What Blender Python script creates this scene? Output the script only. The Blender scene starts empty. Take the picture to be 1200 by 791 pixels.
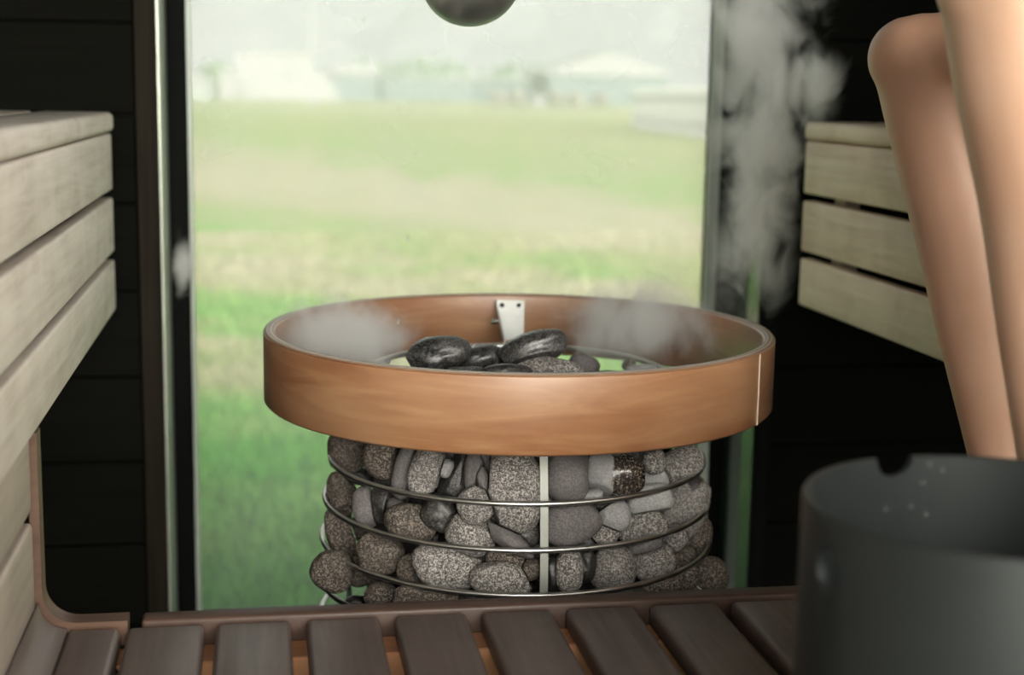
import bpy, bmesh, math, random
from mathutils import Vector, Matrix, Euler, noise
from mathutils.bvhtree import BVHTree
PI = math.pi
SC = bpy.context.scene
COL = SC.collection
random.seed(11)

# ------------------------------------------------------------------ camera
F = 1720.0
CZ = 0.991
CAM = Vector((0, 0, CZ))
yv = Vector(((305-600)/F, -(105-395.5)/F, -1.0)); Yc = yv.normalized()
b = Vector((1/F, -0.0167/F, 0)); t = -yv.dot(Yc)/b.dot(Yc)
Xc = (yv+b*t).normalized()
if Xc.x < 0: Xc = -Xc
Zc = Xc.cross(Yc)
R = Matrix((Xc, Yc, Zc))            # camera axes -> room axes
def ray(x, y): return R @ Vector(((x-600)/F, -(y-395.5)/F, -1.0))
def at(x, y, Y):                    # the point seen at a pixel, at room depth Y
    d = ray(x, y); return CAM + d*(Y/d.y)
def atd(x, y, dist):                # ... at a distance along the optical axis
    return CAM + ray(x, y)*dist
cam = bpy.data.cameras.new('camera'); co = bpy.data.objects.new('camera', cam); COL.objects.link(co)
co.matrix_world = Matrix.Translation(CAM) @ R.to_4x4()
cam.sensor_width = 36; cam.lens = F/1200*36; cam.clip_end = 2000; cam.clip_start = 0.02
cam.dof.use_dof = True; cam.dof.focus_distance = 1.64; cam.dof.aperture_fstop = 3.4
SC.camera = co
SC.view_settings.view_transform = 'Standard'; SC.view_settings.look = 'None'
SC.view_settings.gamma = 1; SC.view_settings.use_curve_mapping = False
SC.view_settings.exposure = 0.0
SC.cycles.volume_step_rate = 0.35; SC.cycles.volume_max_steps = 256; SC.cycles.volume_bounces = 6
SC.cycles.transparent_max_bounces = 16; SC.cycles.max_bounces = 10; SC.cycles.diffuse_bounces = 6
SC.cycles.caustics_reflective = False; SC.cycles.caustics_refractive = False
SC.cycles.sample_clamp_indirect = 6.0

# ------------------------------------------------------------------ node helper
class N:
    def __init__(s, name, world=False):
        s.m = bpy.data.worlds.new(name) if world else bpy.data.materials.new(name)
        s.m.use_nodes = True; s.t = s.m.node_tree; s.t.nodes.clear()
        s.out = s.n('ShaderNodeOutputWorld' if world else 'ShaderNodeOutputMaterial')
    def n(s, k, **kw):
        nd = s.t.nodes.new(k)
        for a, v in kw.items(): setattr(nd, a, v)
        return nd
    def l(s, a, b): s.t.links.new(a, b)
    def put(s, sock, v):
        if isinstance(v, bpy.types.NodeSocket): s.l(v, sock)
        else:
            if hasattr(sock.default_value, '__len__') and len(sock.default_value) == 4 and len(v) == 3: v = (*v, 1)
            sock.default_value = v
    def coords(s, kind='Object', scale=(1,1,1), rnd=0.0, rot=(0,0,0)):
        tc = s.n('ShaderNodeTexCoord'); mp = s.n('ShaderNodeMapping')
        mp.inputs['Scale'].default_value = scale; mp.inputs['Rotation'].default_value = rot
        src = tc.outputs[kind]
        if rnd:
            oi = s.n('ShaderNodeObjectInfo'); v = s.n('ShaderNodeVectorMath', operation='MULTIPLY_ADD')
            cmb = s.n('ShaderNodeCombineXYZ')
            for i in range(3): s.l(oi.outputs['Random'], cmb.inputs[i])
            s.l(cmb.outputs[0], v.inputs[0]); v.inputs[1].default_value = (rnd, rnd*1.7, rnd*2.3); s.l(src, v.inputs[2]); src = v.outputs[0]
        s.l(src, mp.inputs['Vector']); return mp.outputs[0]
    def noise(s, vec, scale=5, detail=4, rough=.5, dist=0.0, out='Fac'):
        nd = s.n('ShaderNodeTexNoise'); s.l(vec, nd.inputs['Vector'])
        nd.inputs['Scale'].default_value = scale; nd.inputs['Detail'].default_value = detail
        nd.inputs['Roughness'].default_value = rough; nd.inputs['Distortion'].default_value = dist
        return nd.outputs[out]
    def ramp(s, fac, stops):
        r = s.n('ShaderNodeValToRGB'); e = r.color_ramp.elements
        while len(e) < len(stops): e.new(0.5)
        for k, (p, c) in enumerate(stops):
            e[k].position = p; e[k].color = (*c, 1) if hasattr(c, '__len__') else (c, c, c, 1)
        s.put(r.inputs[0], fac); return r.outputs[0]
    def mix(s, f, a, b, mode='MIX'):
        m = s.n('ShaderNodeMix', data_type='RGBA', blend_type=mode)
        s.put(m.inputs[0], f); s.put(m.inputs[6], a); s.put(m.inputs[7], b); return m.outputs[2]
    def math(s, op, a, b=None, c=None, clamp=False):
        m = s.n('ShaderNodeMath', operation=op, use_clamp=clamp)
        s.put(m.inputs[0], a)
        if b is not None: s.put(m.inputs[1], b)
        if c is not None: s.put(m.inputs[2], c)
        return m.outputs[0]
    def bump(s, h, strength=.2, dist=.002):
        bp = s.n('ShaderNodeBump'); bp.inputs['Strength'].default_value = strength; bp.inputs['Distance'].default_value = dist
        s.l(h, bp.inputs['Height']); return bp.outputs[0]
    def bsdf(s, base, rough=.5, metal=0.0, spec=.5, normal=None, **kw):
        p = s.n('ShaderNodeBsdfPrincipled')
        s.put(p.inputs['Base Color'], base); s.put(p.inputs['Roughness'], rough); s.put(p.inputs['Metallic'], metal)
        s.put(p.inputs['Specular IOR Level'], spec)
        if normal is not None: s.l(normal, p.inputs['Normal'])
        for k, v in kw.items(): s.put(p.inputs[k.replace('_', ' ')], v)
        return p.outputs[0]
    def surf(s, sh): s.l(sh, s.out.inputs['Surface']); return s.m

def wood(name, c1, c2, c3, axis=1, rough=.5, scale=1.0, spec=.4, bump=.15, rnd=7.0, fig=.5):
    m = N(name); sc = [9.0, 9.0, 9.0]; sc[axis] = .7
    v = m.coords(scale=tuple(x*scale for x in sc), rnd=rnd)
    g1 = m.noise(v, 3.0, 5, .55, 1.6)
    sc2 = [60.0, 60.0, 60.0]; sc2[axis] = 2.2
    v2 = m.coords(scale=tuple(x*scale for x in sc2), rnd=rnd)
    g2 = m.noise(v2, 2.0, 3, .6)
    v3 = m.coords(scale=(7, 7, 7), rnd=rnd)
    g3 = m.noise(v3, 1.2, 3, .5, .6)
    c = m.ramp(g1, [(.3, c1), (.52, c2), (.72, c3)])
    c = m.mix(m.math('MULTIPLY', m.ramp(g2, [(.35, 0.0), (.7, 1.0)]), .28), c, tuple(x*.62 for x in c1))
    c = m.mix(m.math('MULTIPLY', m.ramp(g3, [(.35, 0.0), (.68, 1.0)]), fig), c, tuple(x*1.12 for x in c3))
    rg = m.math('MULTIPLY_ADD', g2, .18, rough-.09)
    return m.surf(m.bsdf(c, rg, 0, spec, m.bump(g2, bump, .001)))
def metal(name, c, rough=.3, met=1.0, var=.08, spec=.5):
    m = N(name); g = m.noise(m.coords(scale=(20, 20, 20)), 3, 4)
    return m.surf(m.bsdf(m.mix(g, c, tuple(x*.8 for x in c)), m.math('MULTIPLY_ADD', g, var, rough), met, spec))

M = {}
M['bench'] = wood('pale_aspen_wood', (.50, .425, .355), (.65, .58, .51), (.75, .69, .62), 1, .5)
M['bench_tan'] = wood('tan_aspen_wood', (.66, .46, .33), (.80, .60, .45), (.88, .72, .58), 1, .5)
M['bench_end'] = wood('aspen_end_grain', (.38, .29, .22), (.43, .33, .25), (.5, .39, .3), 0, .6)
M['riser'] = wood('riser_wood', (.34, .28, .235), (.42, .355, .30), (.49, .42, .355), 1, .5)
M['slat'] = wood('grey_brown_slat_wood', (.080, .060, .054), (.112, .085, .077), (.150, .118, .108), 1, .42, spec=.45)
M['trim'] = wood('edge_trim_wood', (.045, .025, .018), (.066, .038, .028), (.09, .054, .04), 0, .45)
M['beam'] = wood('raw_orange_wood', (.36, .155, .075), (.43, .195, .095), (.5, .25, .13), 0, .6)
M['Ltrim'] = wood('curved_trim_wood', (.062, .032, .020), (.088, .047, .030), (.12, .068, .044), 0, .5)
M['steel'] = metal('brushed_steel', (.62, .62, .60), .28)
M['plate'] = metal('satin_zinc_plate', (.68, .70, .68), .5, .85)
M['bar'] = metal('light_steel_bar', (.34, .35, .32), .5, .7)
M['dark_metal'] = metal('dark_steel', (.05, .05, .05), .45)
M['ladle'] = metal('polished_ladle_steel', (.62, .65, .62), .38)
M['black'] = metal('black_frame', (.006, .007, .006), .6, 0, .08, .06)
M['gloss_black'] = metal('glossy_black_reveal', (.012, .02, .014), .07, 0, .03)
M['seal'] = metal('pale_glass_edge', (.55, .62, .55), .25, 0)
M['alu'] = metal('aluminium_strip', (.50, .54, .47), .3, .6)

def collar_mat():
    m = N('birch_plywood_band')
    tc = m.n('ShaderNodeTexCoord'); sp = m.n('ShaderNodeSeparateXYZ'); m.l(tc.outputs['Object'], sp.inputs[0])
    ang = m.math('ARCTAN2', sp.outputs[1], sp.outputs[0])
    cb = m.n('ShaderNodeCombineXYZ'); m.l(m.math('MULTIPLY', ang, .32), cb.inputs[0]); m.l(sp.outputs[2], cb.inputs[1])
    def vec(sx, sz):
        mp = m.n('ShaderNodeMapping'); mp.inputs['Scale'].default_value = (sx, sz, 1); m.l(cb.outputs[0], mp.inputs[0]); return mp.outputs[0]
    g1 = m.noise(vec(5, 34), 1.0, 5, .6, 1.5); g2 = m.noise(vec(14, 40), 1.0, 4, .6, 1.0); g3 = m.noise(vec(130, 900), 1.0, 2, .5); g4 = m.noise(vec(3.2, 7), 1.0, 2)
    c = m.ramp(g1, [(.3, (.30, .115, .042)), (.5, (.39, .175, .072)), (.7, (.50, .265, .125))])
    c = m.mix(m.math('MULTIPLY', m.ramp(g2, [(.45, 0.0), (.75, 1.0)]), .45), c, (.27, .085, .025))
    c = m.mix(m.math('MULTIPLY', m.ramp(g4, [(.45, 0.0), (.7, 1.0)]), .4), c, (.60, .37, .21))
    c = m.mix(m.math('MULTIPLY', g3, .12), c, (.3, .14, .07))
    return m.surf(m.bsdf(c, m.math('MULTIPLY_ADD', g2, .10, .34), 0, .5, m.bump(g3, .08, .0005), Coat_Weight=1.0, Coat_Roughness=.40, Coat_IOR=2.3))
M['collar'] = collar_mat()
def ply_mat():
    m = N('plywood_layered_edge')
    tc = m.n('ShaderNodeTexCoord'); sp = m.n('ShaderNodeSeparateXYZ'); m.l(tc.outputs['Object'], sp.inputs[0])
    r = m.math('SQRT', m.math('ADD', m.math('MULTIPLY', sp.outputs[0], sp.outputs[0]), m.math('MULTIPLY', sp.outputs[1], sp.outputs[1])))
    w = m.math('SINE', m.math('MULTIPLY', r, 2*PI/.0048))
    c = m.mix(m.ramp(m.math('MULTIPLY_ADD', w, .5, .5), [(.3, 0.0), (.8, 1.0)]), (.33, .24, .18), (.60, .52, .43))
    return m.surf(m.bsdf(c, .45, 0, .5))
M['ply'] = ply_mat()
def wall_mat():
    m = N('black_stained_planks')
    g = m.noise(m.coords(scale=(1.2, 8, 30)), 3, 6, .6, .6); k = m.noise(m.coords(scale=(3, 3, 3)), 2, 3)
    c = m.ramp(g, [(.3, (.0022, .0026, .0018)), (.7, (.0062, .0066, .005))])
    c = m.mix(m.math('MULTIPLY', k, .4), c, (.006, .005, .003))
    return m.surf(m.bsdf(c, .75, 0, .06, m.bump(g, .25, .001)))
M['wall'] = wall_mat()
def post_mat():
    m = N('dark_brown_post')
    g = m.noise(m.coords(scale=(60, 20, 1.5)), 2, 5, .6, .6)
    return m.surf(m.bsdf(m.ramp(g, [(.3, (.009, .007, .004)), (.7, (.022, .017, .011))]), .65, 0, .1))
M['post'] = post_mat()

# --- stones
def stone(name, dark, mid, light, fine=520, contrast=1.05, wet=0.0, patch=None, rough=.8, thresh=.5):
    m = N(name); v = m.coords(rnd=3.0)
    s1 = m.noise(v, fine, 2, .8); s2 = m.noise(v, fine*.5, 2, .7); lo = m.noise(v, 14, 3, .5, .5); lo2 = m.noise(v, 26, 4, .6)
    sp = m.math('ADD', m.math('MULTIPLY', s1, .6), m.math('MULTIPLY', s2, .4))
    c = m.ramp(sp, [(.5-.11/contrast, dark), (.5, mid), (.5+.11/contrast, light)])
    c = m.mix(m.ramp(lo, [(.4, 0.0), (.65, .45)]), c, tuple(x*.8 for x in mid))
    rg = rough
    if patch:
        f = m.ramp(m.noise(v, 17, 2, .4, .4), [(thresh-.02, 0.0), (thresh+.02, 1.0)])
        pc = m.ramp(sp, [(.45, tuple(x*.35 for x in patch)), (.56, patch), (.66, tuple(min(1, x*4) for x in patch))])
        c = m.mix(f, c, pc); rg = m.math('MULTIPLY_ADD', f, -.3, rough)
    if wet:
        f = m.ramp(lo2, [(.5-wet*.3, 0.0), (.62-wet*.2, 1.0)])
        c = m.mix(m.math('MULTIPLY', f, .65), c, tuple(x*.5 for x in dark)); rg = m.math('MULTIPLY_ADD', f, -.25, rough)
    return m.surf(m.bsdf(c, rg, 0, .5, m.bump(m.math('ADD', s2, m.math('MULTIPLY', lo2, 2.0)), .35, .0012)))
M['s_grey'] = stone('grey_speckled_olivine', (.045, .042, .04), (.165, .152, .145), (.50, .47, .44))
M['s_brown'] = stone('brown_speckled_olivine', (.018, .014, .012), (.068, .056, .047), (.31, .26, .215))
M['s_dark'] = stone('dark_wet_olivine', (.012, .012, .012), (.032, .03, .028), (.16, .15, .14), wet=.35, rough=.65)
M['s_smooth'] = stone('smooth_purple_grey_stone', (.095, .087, .087), (.13, .118, .118), (.18, .163, .163), wet=0, rough=.72)
M['s_pale'] = stone('pale_blue_grey_stone', (.27, .27, .27), (.35, .355, .355), (.44, .44, .43), rough=.7)
M['s_patch'] = stone('grey_stone_with_dark_patches', (.08, .075, .07), (.22, .205, .195), (.46, .43, .40), patch=(.035, .03, .028), thresh=.56)
M['s_two'] = stone('half_pale_half_dark_stone', (.25, .25, .25), (.33, .33, .33), (.42, .42, .41), patch=(.035, .03, .026), thresh=.585)
M['s_top'] = stone('wet_black_topped_stone', (.02, .02, .021), (.055, .053, .053), (.26, .25, .24), wet=.3, rough=.5)
def two_tone():
    m = N('two_toned_stone'); tc = m.n('ShaderNodeTexCoord'); sp = m.n('ShaderNodeSeparateXYZ'); m.l(tc.outputs['Object'], sp.inputs[0])
    v = m.coords(); s1 = m.noise(v, 300, 2, .8); w = m.noise(v, 30, 2)
    f = m.ramp(m.math('ADD', m.math('MULTIPLY', sp.outputs[0], 60), m.math('MULTIPLY_ADD', w, 1.0, .5)), [(.45, 0.0), (.55, 1.0)])
    c = m.mix(f, m.ramp(s1, [(.35, (.24, .235, .24)), (.65, (.33, .325, .33))]), m.ramp(s1, [(.45, (.02, .017, .015)), (.57, (.07, .055, .045)), (.66, (.35, .3, .24))]))
    return m.surf(m.bsdf(c, m.math('MULTIPLY_ADD', f, -.38, .6), 0, .5))
M['s_half'] = two_tone()
def skin():
    m = N('skin'); v = m.coords(scale=(1, 1, 1)); g = m.noise(v, 9, 4, .55); h = m.noise(v, 260, 3, .6); q = m.noise(v, 3, 2)
    c = m.ramp(g, [(.3, (.62, .37, .25)), (.7, (.70, .46, .33))])
    c = m.mix(m.math('MULTIPLY', q, .4), c, (.68, .37, .26))
    return m.surf(m.bsdf(c, .42, 0, .45, m.bump(h, .12, .0006), Subsurface_Weight=.12, Subsurface_Radius=(.02, .007, .004)))
M['skin'] = skin()
M['hair'] = metal('brown_hair', (.06, .035, .02), .5, 0)
M['eye'] = metal('eye_white', (.7, .7, .68), .2, 0)
def towel():
    m = N('grey_towel'); h = m.noise(m.coords(), 500, 2, .7)
    return m.surf(m.bsdf((.42, .42, .41), .9, 0, .1, m.bump(h, .6, .002)))
M['towel'] = towel()
def bucket_mat():
    m = N('anodised_grey_bucket'); g = m.noise(m.coords(scale=(8, 8, 8)), 3, 4)
    return m.surf(m.bsdf(m.mix(g, (.015, .019, .019), (.021, .025, .025)), m.math('MULTIPLY_ADD', g, .1, .45), .1, .3))
M['bucket'] = bucket_mat()
def water():
    m = N('water_drop'); return m.surf(m.bsdf((.95, .97, .97), .03, 0, .6, Transmission_Weight=.85, IOR=1.33))
M['water'] = water()
def glass(name, film=.0, tint=(.975, .985, .97)):
    m = N(name)
    tr = m.n('ShaderNodeBsdfTransparent'); tr.inputs[0].default_value = (*tint, 1)
    gl = m.n('ShaderNodeBsdfGlossy'); gl.inputs['Roughness'].default_value = .03
    fr = m.n('ShaderNodeFresnel'); fr.inputs[0].default_value = 1.35
    a = m.n('ShaderNodeMixShader'); m.l(m.math('MULTIPLY', fr.outputs[0], .12), a.inputs[0]); m.l(tr.outputs[0], a.inputs[1]); m.l(gl.outputs[0], a.inputs[2])
    res = a.outputs[0]
    if film:
        df = m.n('ShaderNodeBsdfTranslucent'); df.inputs[0].default_value = (.93, .96, .94, 1)
        k = m.noise(m.coords(scale=(1.6, 1, 2.2)), 2.2, 3, .5, 0)
        g = m.n('ShaderNodeNewGeometry'); sp = m.n('ShaderNodeSeparateXYZ'); m.l(g.outputs['Position'], sp.inputs[0])
        hg = m.ramp(m.math('MULTIPLY', sp.outputs[2], .8), [(.05, .30), (.7, 1.0)])
        f = m.math('MULTIPLY', m.ramp(k, [(.1, film*.5), (.9, film*1.15)]), hg)
        w = m.n('ShaderNodeMixShader'); m.l(f, w.inputs[0]); m.l(res, w.inputs[1]); m.l(df.outputs[0], w.inputs[2]); res = w.outputs[0]
    return m.surf(res)
M['glass'] = glass('steamed_window_glass', .30)
M['clear'] = glass('added_window_clear_glass', 0)
def ground_mat(name='patchy_lawn'):
    m = N(name); tc = m.n('ShaderNodeTexCoord'); pos = tc.outputs['Object']
    def mp(s):
        q = m.n('ShaderNodeMapping'); q.inputs['Scale'].default_value = s; m.l(pos, q.inputs[0]); return q.outputs[0]
    sp = m.n('ShaderNodeSeparateXYZ'); m.l(pos, sp.inputs[0])
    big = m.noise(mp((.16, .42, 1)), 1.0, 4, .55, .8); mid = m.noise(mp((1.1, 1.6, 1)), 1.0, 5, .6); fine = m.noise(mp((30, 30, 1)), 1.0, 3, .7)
    # alternating lush and dry bands; the slanting greener streak is a painted-in shadow
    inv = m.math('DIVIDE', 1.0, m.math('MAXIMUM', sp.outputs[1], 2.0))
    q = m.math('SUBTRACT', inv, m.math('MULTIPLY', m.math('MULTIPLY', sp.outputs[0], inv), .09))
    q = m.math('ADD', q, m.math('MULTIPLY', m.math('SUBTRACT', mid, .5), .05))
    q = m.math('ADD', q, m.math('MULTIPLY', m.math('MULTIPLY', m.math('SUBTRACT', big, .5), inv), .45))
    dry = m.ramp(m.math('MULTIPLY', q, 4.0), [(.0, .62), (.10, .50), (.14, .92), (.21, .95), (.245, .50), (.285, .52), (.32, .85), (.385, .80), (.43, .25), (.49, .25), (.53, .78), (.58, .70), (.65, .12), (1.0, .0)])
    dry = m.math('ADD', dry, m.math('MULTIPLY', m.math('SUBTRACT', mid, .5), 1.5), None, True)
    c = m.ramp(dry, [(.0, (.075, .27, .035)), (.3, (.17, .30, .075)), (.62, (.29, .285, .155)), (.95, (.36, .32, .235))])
    c = m.mix(m.math('MULTIPLY', fine, .35), c, (.07, .15, .03))
    return m.surf(m.bsdf(c, .9, 0, .15))
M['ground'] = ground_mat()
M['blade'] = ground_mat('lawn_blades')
def plain(name, c, rough=.8, var=.12):
    m = N(name); g = m.noise(m.coords(), .9, 3)
    return m.surf(m.bsdf(m.mix(g, tuple(x*(1-var) for x in c), tuple(min(1, x*(1+var)) for x in c)), rough, 0, .2))
M['white'] = plain('white_render', (.24, .24, .245)); M['roofwhite'] = plain('white_metal_roof', (.25, .25, .26)); M['pole'] = plain('grey_pole', (.28, .28, .29))
M['teal'] = plain('grey_teal_cladding', (.12, .155, .16)); M['grey'] = plain('pale_grey_wall', (.25, .27, .27))
M['leaf'] = plain('far_foliage', (.10, .16, .09)); M['leaf2'] = plain('bright_foliage', (.10, .17, .075)); M['bark'] = plain('bark', (.12, .09, .07))
M['fence'] = plain('white_picket_paint', (.36, .37, .35)); M['brownbush'] = plain('dry_brush', (.17, .155, .13)); M['ceiling'] = M['wall']
M['floor'] = plain('dark_floor_tile', (.03, .03, .03), .5); M['deck'] = plain('roof_felt', (.05, .05, .05))

# ------------------------------------------------------------------ object helpers
def link(name, me, mat=None, parent=None, loc=None):
    o = bpy.data.objects.new(name, me); COL.objects.link(o)
    if mat: me.materials.append(mat)
    if parent: o.parent = parent
    if loc is not None: o.location = loc
    return o
def tag(o, label=None, cat=None, group=None, kind=None):
    if label: o['label'] = label
    if cat: o['category'] = cat
    if group: o['group'] = group
    if kind: o['kind'] = kind
    return o
def empty(name, loc, label, cat, group=None):
    o = bpy.data.objects.new(name, None); COL.objects.link(o); o.location = loc; o.empty_display_size = .05
    return tag(o, label, cat, group)
def finish(bm, name, mat, parent=None, smooth=False, autos=None):
    """world-space bmesh -> object; under a parent the mesh is shifted into the parent's space"""
    off = Vector((0, 0, 0))
    if parent is not None:
        p = parent
        while p is not None: off += p.location; p = p.parent
    if off.length: bmesh.ops.translate(bm, verts=bm.verts, vec=-off)
    bmesh.ops.recalc_face_normals(bm, faces=bm.faces)
    me = bpy.data.meshes.new(name); bm.to_mesh(me); bm.free()
    if smooth:
        me.polygons.foreach_set('use_smooth', [True]*len(me.polygons))
        if autos:
            me.set_sharp_from_angle(angle=math.radians(autos))
    me.update()
    return link(name, me, mat, parent)
def box(bm, a, b, bev=0.0, seg=2):
    a, b = Vector(a), Vector(b); lo = Vector([min(a[i], b[i]) for i in range(3)]); hi = Vector([max(a[i], b[i]) for i in range(3)])
    r = bmesh.ops.create_cube(bm, size=1.0); vs = r['verts']
    for v in vs: v.co = Vector([lo[i]+(v.co[i]+.5)*(hi[i]-lo[i]) for i in range(3)])
    if bev:
        es = list({e for v in vs for e in v.link_edges})
        bmesh.ops.bevel(bm, geom=es, offset=bev, segments=seg, profile=.5, affect='EDGES')
def bx(name, a, b, mat, parent=None, bev=0.0, seg=3):
    bm = bmesh.new(); box(bm, a, b, bev, seg); return finish(bm, name, mat, parent, bev > 0, 40)
def tube(bm, pts, rad, n=12, closed=False, caps=True):
    pts = [Vector(p) for p in pts]; rings = []; m = len(pts)
    rads = rad if hasattr(rad, '__len__') else [rad]*m
    prev = None
    for i, p in enumerate(pts):
        if closed: tn = (pts[(i+1) % m]-pts[i-1]).normalized()
        else: tn = (pts[min(i+1, m-1)]-pts[max(i-1, 0)]).normalized()
        if prev is None:
            u = tn.orthogonal().normalized() if abs(tn.z) > .9 else tn.cross(Vector((0, 0, 1))).normalized()
        else: u = (prev-tn*prev.dot(tn)).normalized()
        if closed: u = tn.cross(Vector((0, 0, 1))).normalized()
        prev = u; w = tn.cross(u)
        r = rads[i]; ra, rb = (r if hasattr(r, '__len__') else (r, r))
        rings.append([bm.verts.new(p+u*math.cos(2*PI*k/n)*ra+w*math.sin(2*PI*k/n)*rb) for k in range(n)])
    for i in range(m if closed else m-1):
        A, B = rings[i], rings[(i+1) % m]
        for k in range(n): bm.faces.new((A[k], A[(k+1) % n], B[(k+1) % n], B[k]))
    if not closed and caps: bm.faces.new(rings[0][::-1]); bm.faces.new(rings[-1])
def circle(c, r, n=96, a0=0, a1=2*PI, z=0):
    return [Vector((c[0]+r*math.cos(a0+(a1-a0)*k/n), c[1]+r*math.sin(a0+(a1-a0)*k/n), z)) for k in range(n)]
def lathe(bm, c, prof, n=96, closed=True):
    rings = [[bm.verts.new((c[0]+r*math.cos(2*PI*k/n), c[1]+r*math.sin(2*PI*k/n), c[2]+z)) for k in range(n)] for r, z in prof]
    m = len(rings)
    for i in range(m if closed else m-1):
        A, B = rings[i], rings[(i+1) % m]
        for k in range(n): bm.faces.new((A[k], A[(k+1) % n], B[(k+1) % n], B[k]))
def ball(bm, c, r, sc=(1, 1, 1), rot=None, sub=3):
    res = bmesh.ops.create_icosphere(bm, subdivisions=sub, radius=1.0)
    for v in res['verts']:
        q = Vector((v.co.x*sc[0]*r, v.co.y*sc[1]*r, v.co.z*sc[2]*r))
        v.co = (rot @ q if rot else q)+Vector(c)
    return res['verts']
def structure(o): o['kind'] = 'structure'; return o

# ------------------------------------------------------------------ room
YW, YG = 2.42, 2.62
XL, XR, YB, ZC = -.92, 1.60, -1.30, 2.15
SW = (-1.15, .55, .95, 2.05)
WL, WR = at(189, 300, YW).x, at(893, 300, YW).x      # opening in the front wall, inner step
seams = [at(150, yy, YW).z for yy in (27, 133, 240, 345, 443, 541)]
pitch = (seams[0]-seams[-1])/5
zs = [seams[0]+k*pitch for k in range(-8, 9)]; zs = [z for z in zs if 0 < z < ZC]
zs = [0]+zs+[ZC]
def plank_wall(name, axis, pos, thick, a0, a1, zcuts=zs, extra=None, hole=None):
    bm = bmesh.new()
    def cells(seg, lo, hi):
        if not hole or hi <= hole[2] or lo >= hole[3]: return [(seg[0], seg[1], lo, hi)]
        out = [(seg[0], hole[0], lo, hi), (hole[1], seg[1], lo, hi)]
        if lo < hole[2]-.01: out.append((hole[0], hole[1], lo, hole[2]))
        if hi > hole[3]+.01: out.append((hole[0], hole[1], hole[3], hi))
        return out
    for seg in ([(a0, a1)] if extra is None else extra):
        for i in range(len(zcuts)-1):
            lo, hi = zcuts[i]+.0012, zcuts[i+1]-.0012
            if hi-lo < .01: continue
            if axis == 'y': box(bm, (seg[0], pos, lo), (seg[1], pos+thick, hi), .0025, 1)
            else:
                for c0, c1, l0, l1 in cells(seg, lo, hi): box(bm, (pos, c0, l0), (pos+thick, c1, l1), .0025, 1)
        if axis == 'y': box(bm, (seg[0], pos+.01*(1 if thick > 0 else -1), 0), (seg[1], pos+thick*.9, ZC))
        else:
            for c0, c1, l0, l1 in cells(seg, 0, ZC): box(bm, (pos+.01*(1 if thick > 0 else -1), c0, l0), (pos+thick*.9, c1, l1))
    return structure(finish(bm, name, M['wall'], smooth=True, autos=30))
PL = at(163, 300, YW).x
plank_wall('wall_front', 'y', YW, .12, 0, 0, extra=[(XL-.1, PL-.001), (WR+.03, XR+.1)])
plank_wall('wall_left', 'x', XL, -.1, YB-.1, YW-.001)
plank_wall('wall_right', 'x', XR, .1, YB-.1, YW-.001, hole=SW)
structure(bx('floor', (XL-.1, YB-.1, -.1), (XR+.1, YG+.05, 0), M['floor']))
structure(bx('ceiling', (XL-.15, YB-.15, ZC), (XR+.15, YG+.25, ZC+.12), M['ceiling']))
# rear wall: unseen wide glazed opening, added so daylight fills the room
RW = (-.86, 1.30, .05, 2.08)
bm = bmesh.new()
box(bm, (XL-.1, YB-.1, 0), (RW[0], YB, ZC)); box(bm, (RW[1], YB-.1, 0), (XR+.1, YB, ZC))
box(bm, (RW[0], YB-.1, 0), (RW[1], YB, RW[2])); box(bm, (RW[0], YB-.1, RW[3]), (RW[1], YB, ZC))
structure(finish(bm, 'wall_back', M['wall']))
w2 = structure(bx('added_window_2', (RW[0], YB-.05, RW[2]), (RW[1], YB-.04, RW[3]), M['clear']))
bm = bmesh.new()
for x in (RW[0], RW[1]-.04): box(bm, (x, YB-.07, RW[2]), (x+.04, YB-.02, RW[3]), .003, 1)
for z in (RW[2], RW[3]-.04): box(bm, (RW[0]+.041, YB-.068, z), (RW[1]-.041, YB-.022, z+.04), .003, 1)
finish(bm, 'window_frame', M['black'], w2)

w3 = structure(bx('added_window_3', (XR+.04, SW[0], SW[2]), (XR+.05, SW[1], SW[3]), M['clear']))  # unseen side window, added to light the room from the right
bm = bmesh.new()
for y in (SW[0], SW[1]-.04): box(bm, (XR+.02, y, SW[2]), (XR+.07, y+.04, SW[3]), .003, 1)
for z in (SW[2], SW[3]-.04): box(bm, (XR+.022, SW[0]+.041, z), (XR+.068, SW[1]-.041, z+.04), .003, 1)
finish(bm, 'window_frame', M['black'], w3)

# front window: post, step reveal, inner frame, pane
GL, GR = at(223, 300, YG).x, at(835, 10, YG).x
gz = .035
structure(bx('trim_1', (PL, YW-.006, 0), (WL, YG+.05, ZC), M['post'], bev=.002, seg=1))
structure(bx('trim_2', (WR, YW-.006, 0), (WR+.03, YG+.05, ZC), M['black'], bev=.002, seg=1))
structure(bx('trim_3', (WL+.0003, YW-.003, gz), (WL+.0035, YG-.012, ZC-.001), M['alu']))
structure(bx('trim_4', (WR-.003, YW-.003, gz), (WR-.0003, YG-.012, ZC-.001), M['gloss_black']))
win = empty('window_1', (GL, YG, 0), None, None); win['kind'] = 'structure'
bm = bmesh.new()
box(bm, (WL, YG-.01, 0), (GL, YG+.05, ZC), .002, 1)
box(bm, (GR+.012, YG-.01, 0), (WR, YG+.05, ZC), .002, 1)
box(bm, (GL+.0005, YG-.009, ZC-.06), (GR+.011, YG+.049, ZC-.001), .002, 1); box(bm, (GL+.0005, YG-.009, .001), (GR+.011, YG+.049, gz), .002, 1)
finish(bm, 'window_frame', M['black'], win)
bx('window_seal', (GL, YG-.014, gz), (GL+.007, YG+.03, ZC-.06), M['seal'], win, .001, 1)
bx('window_seal', (GR-.001, YG-.02, gz), (GR+.020, YG-.0105, ZC-.06), M['seal'], win, .001, 1)
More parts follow.
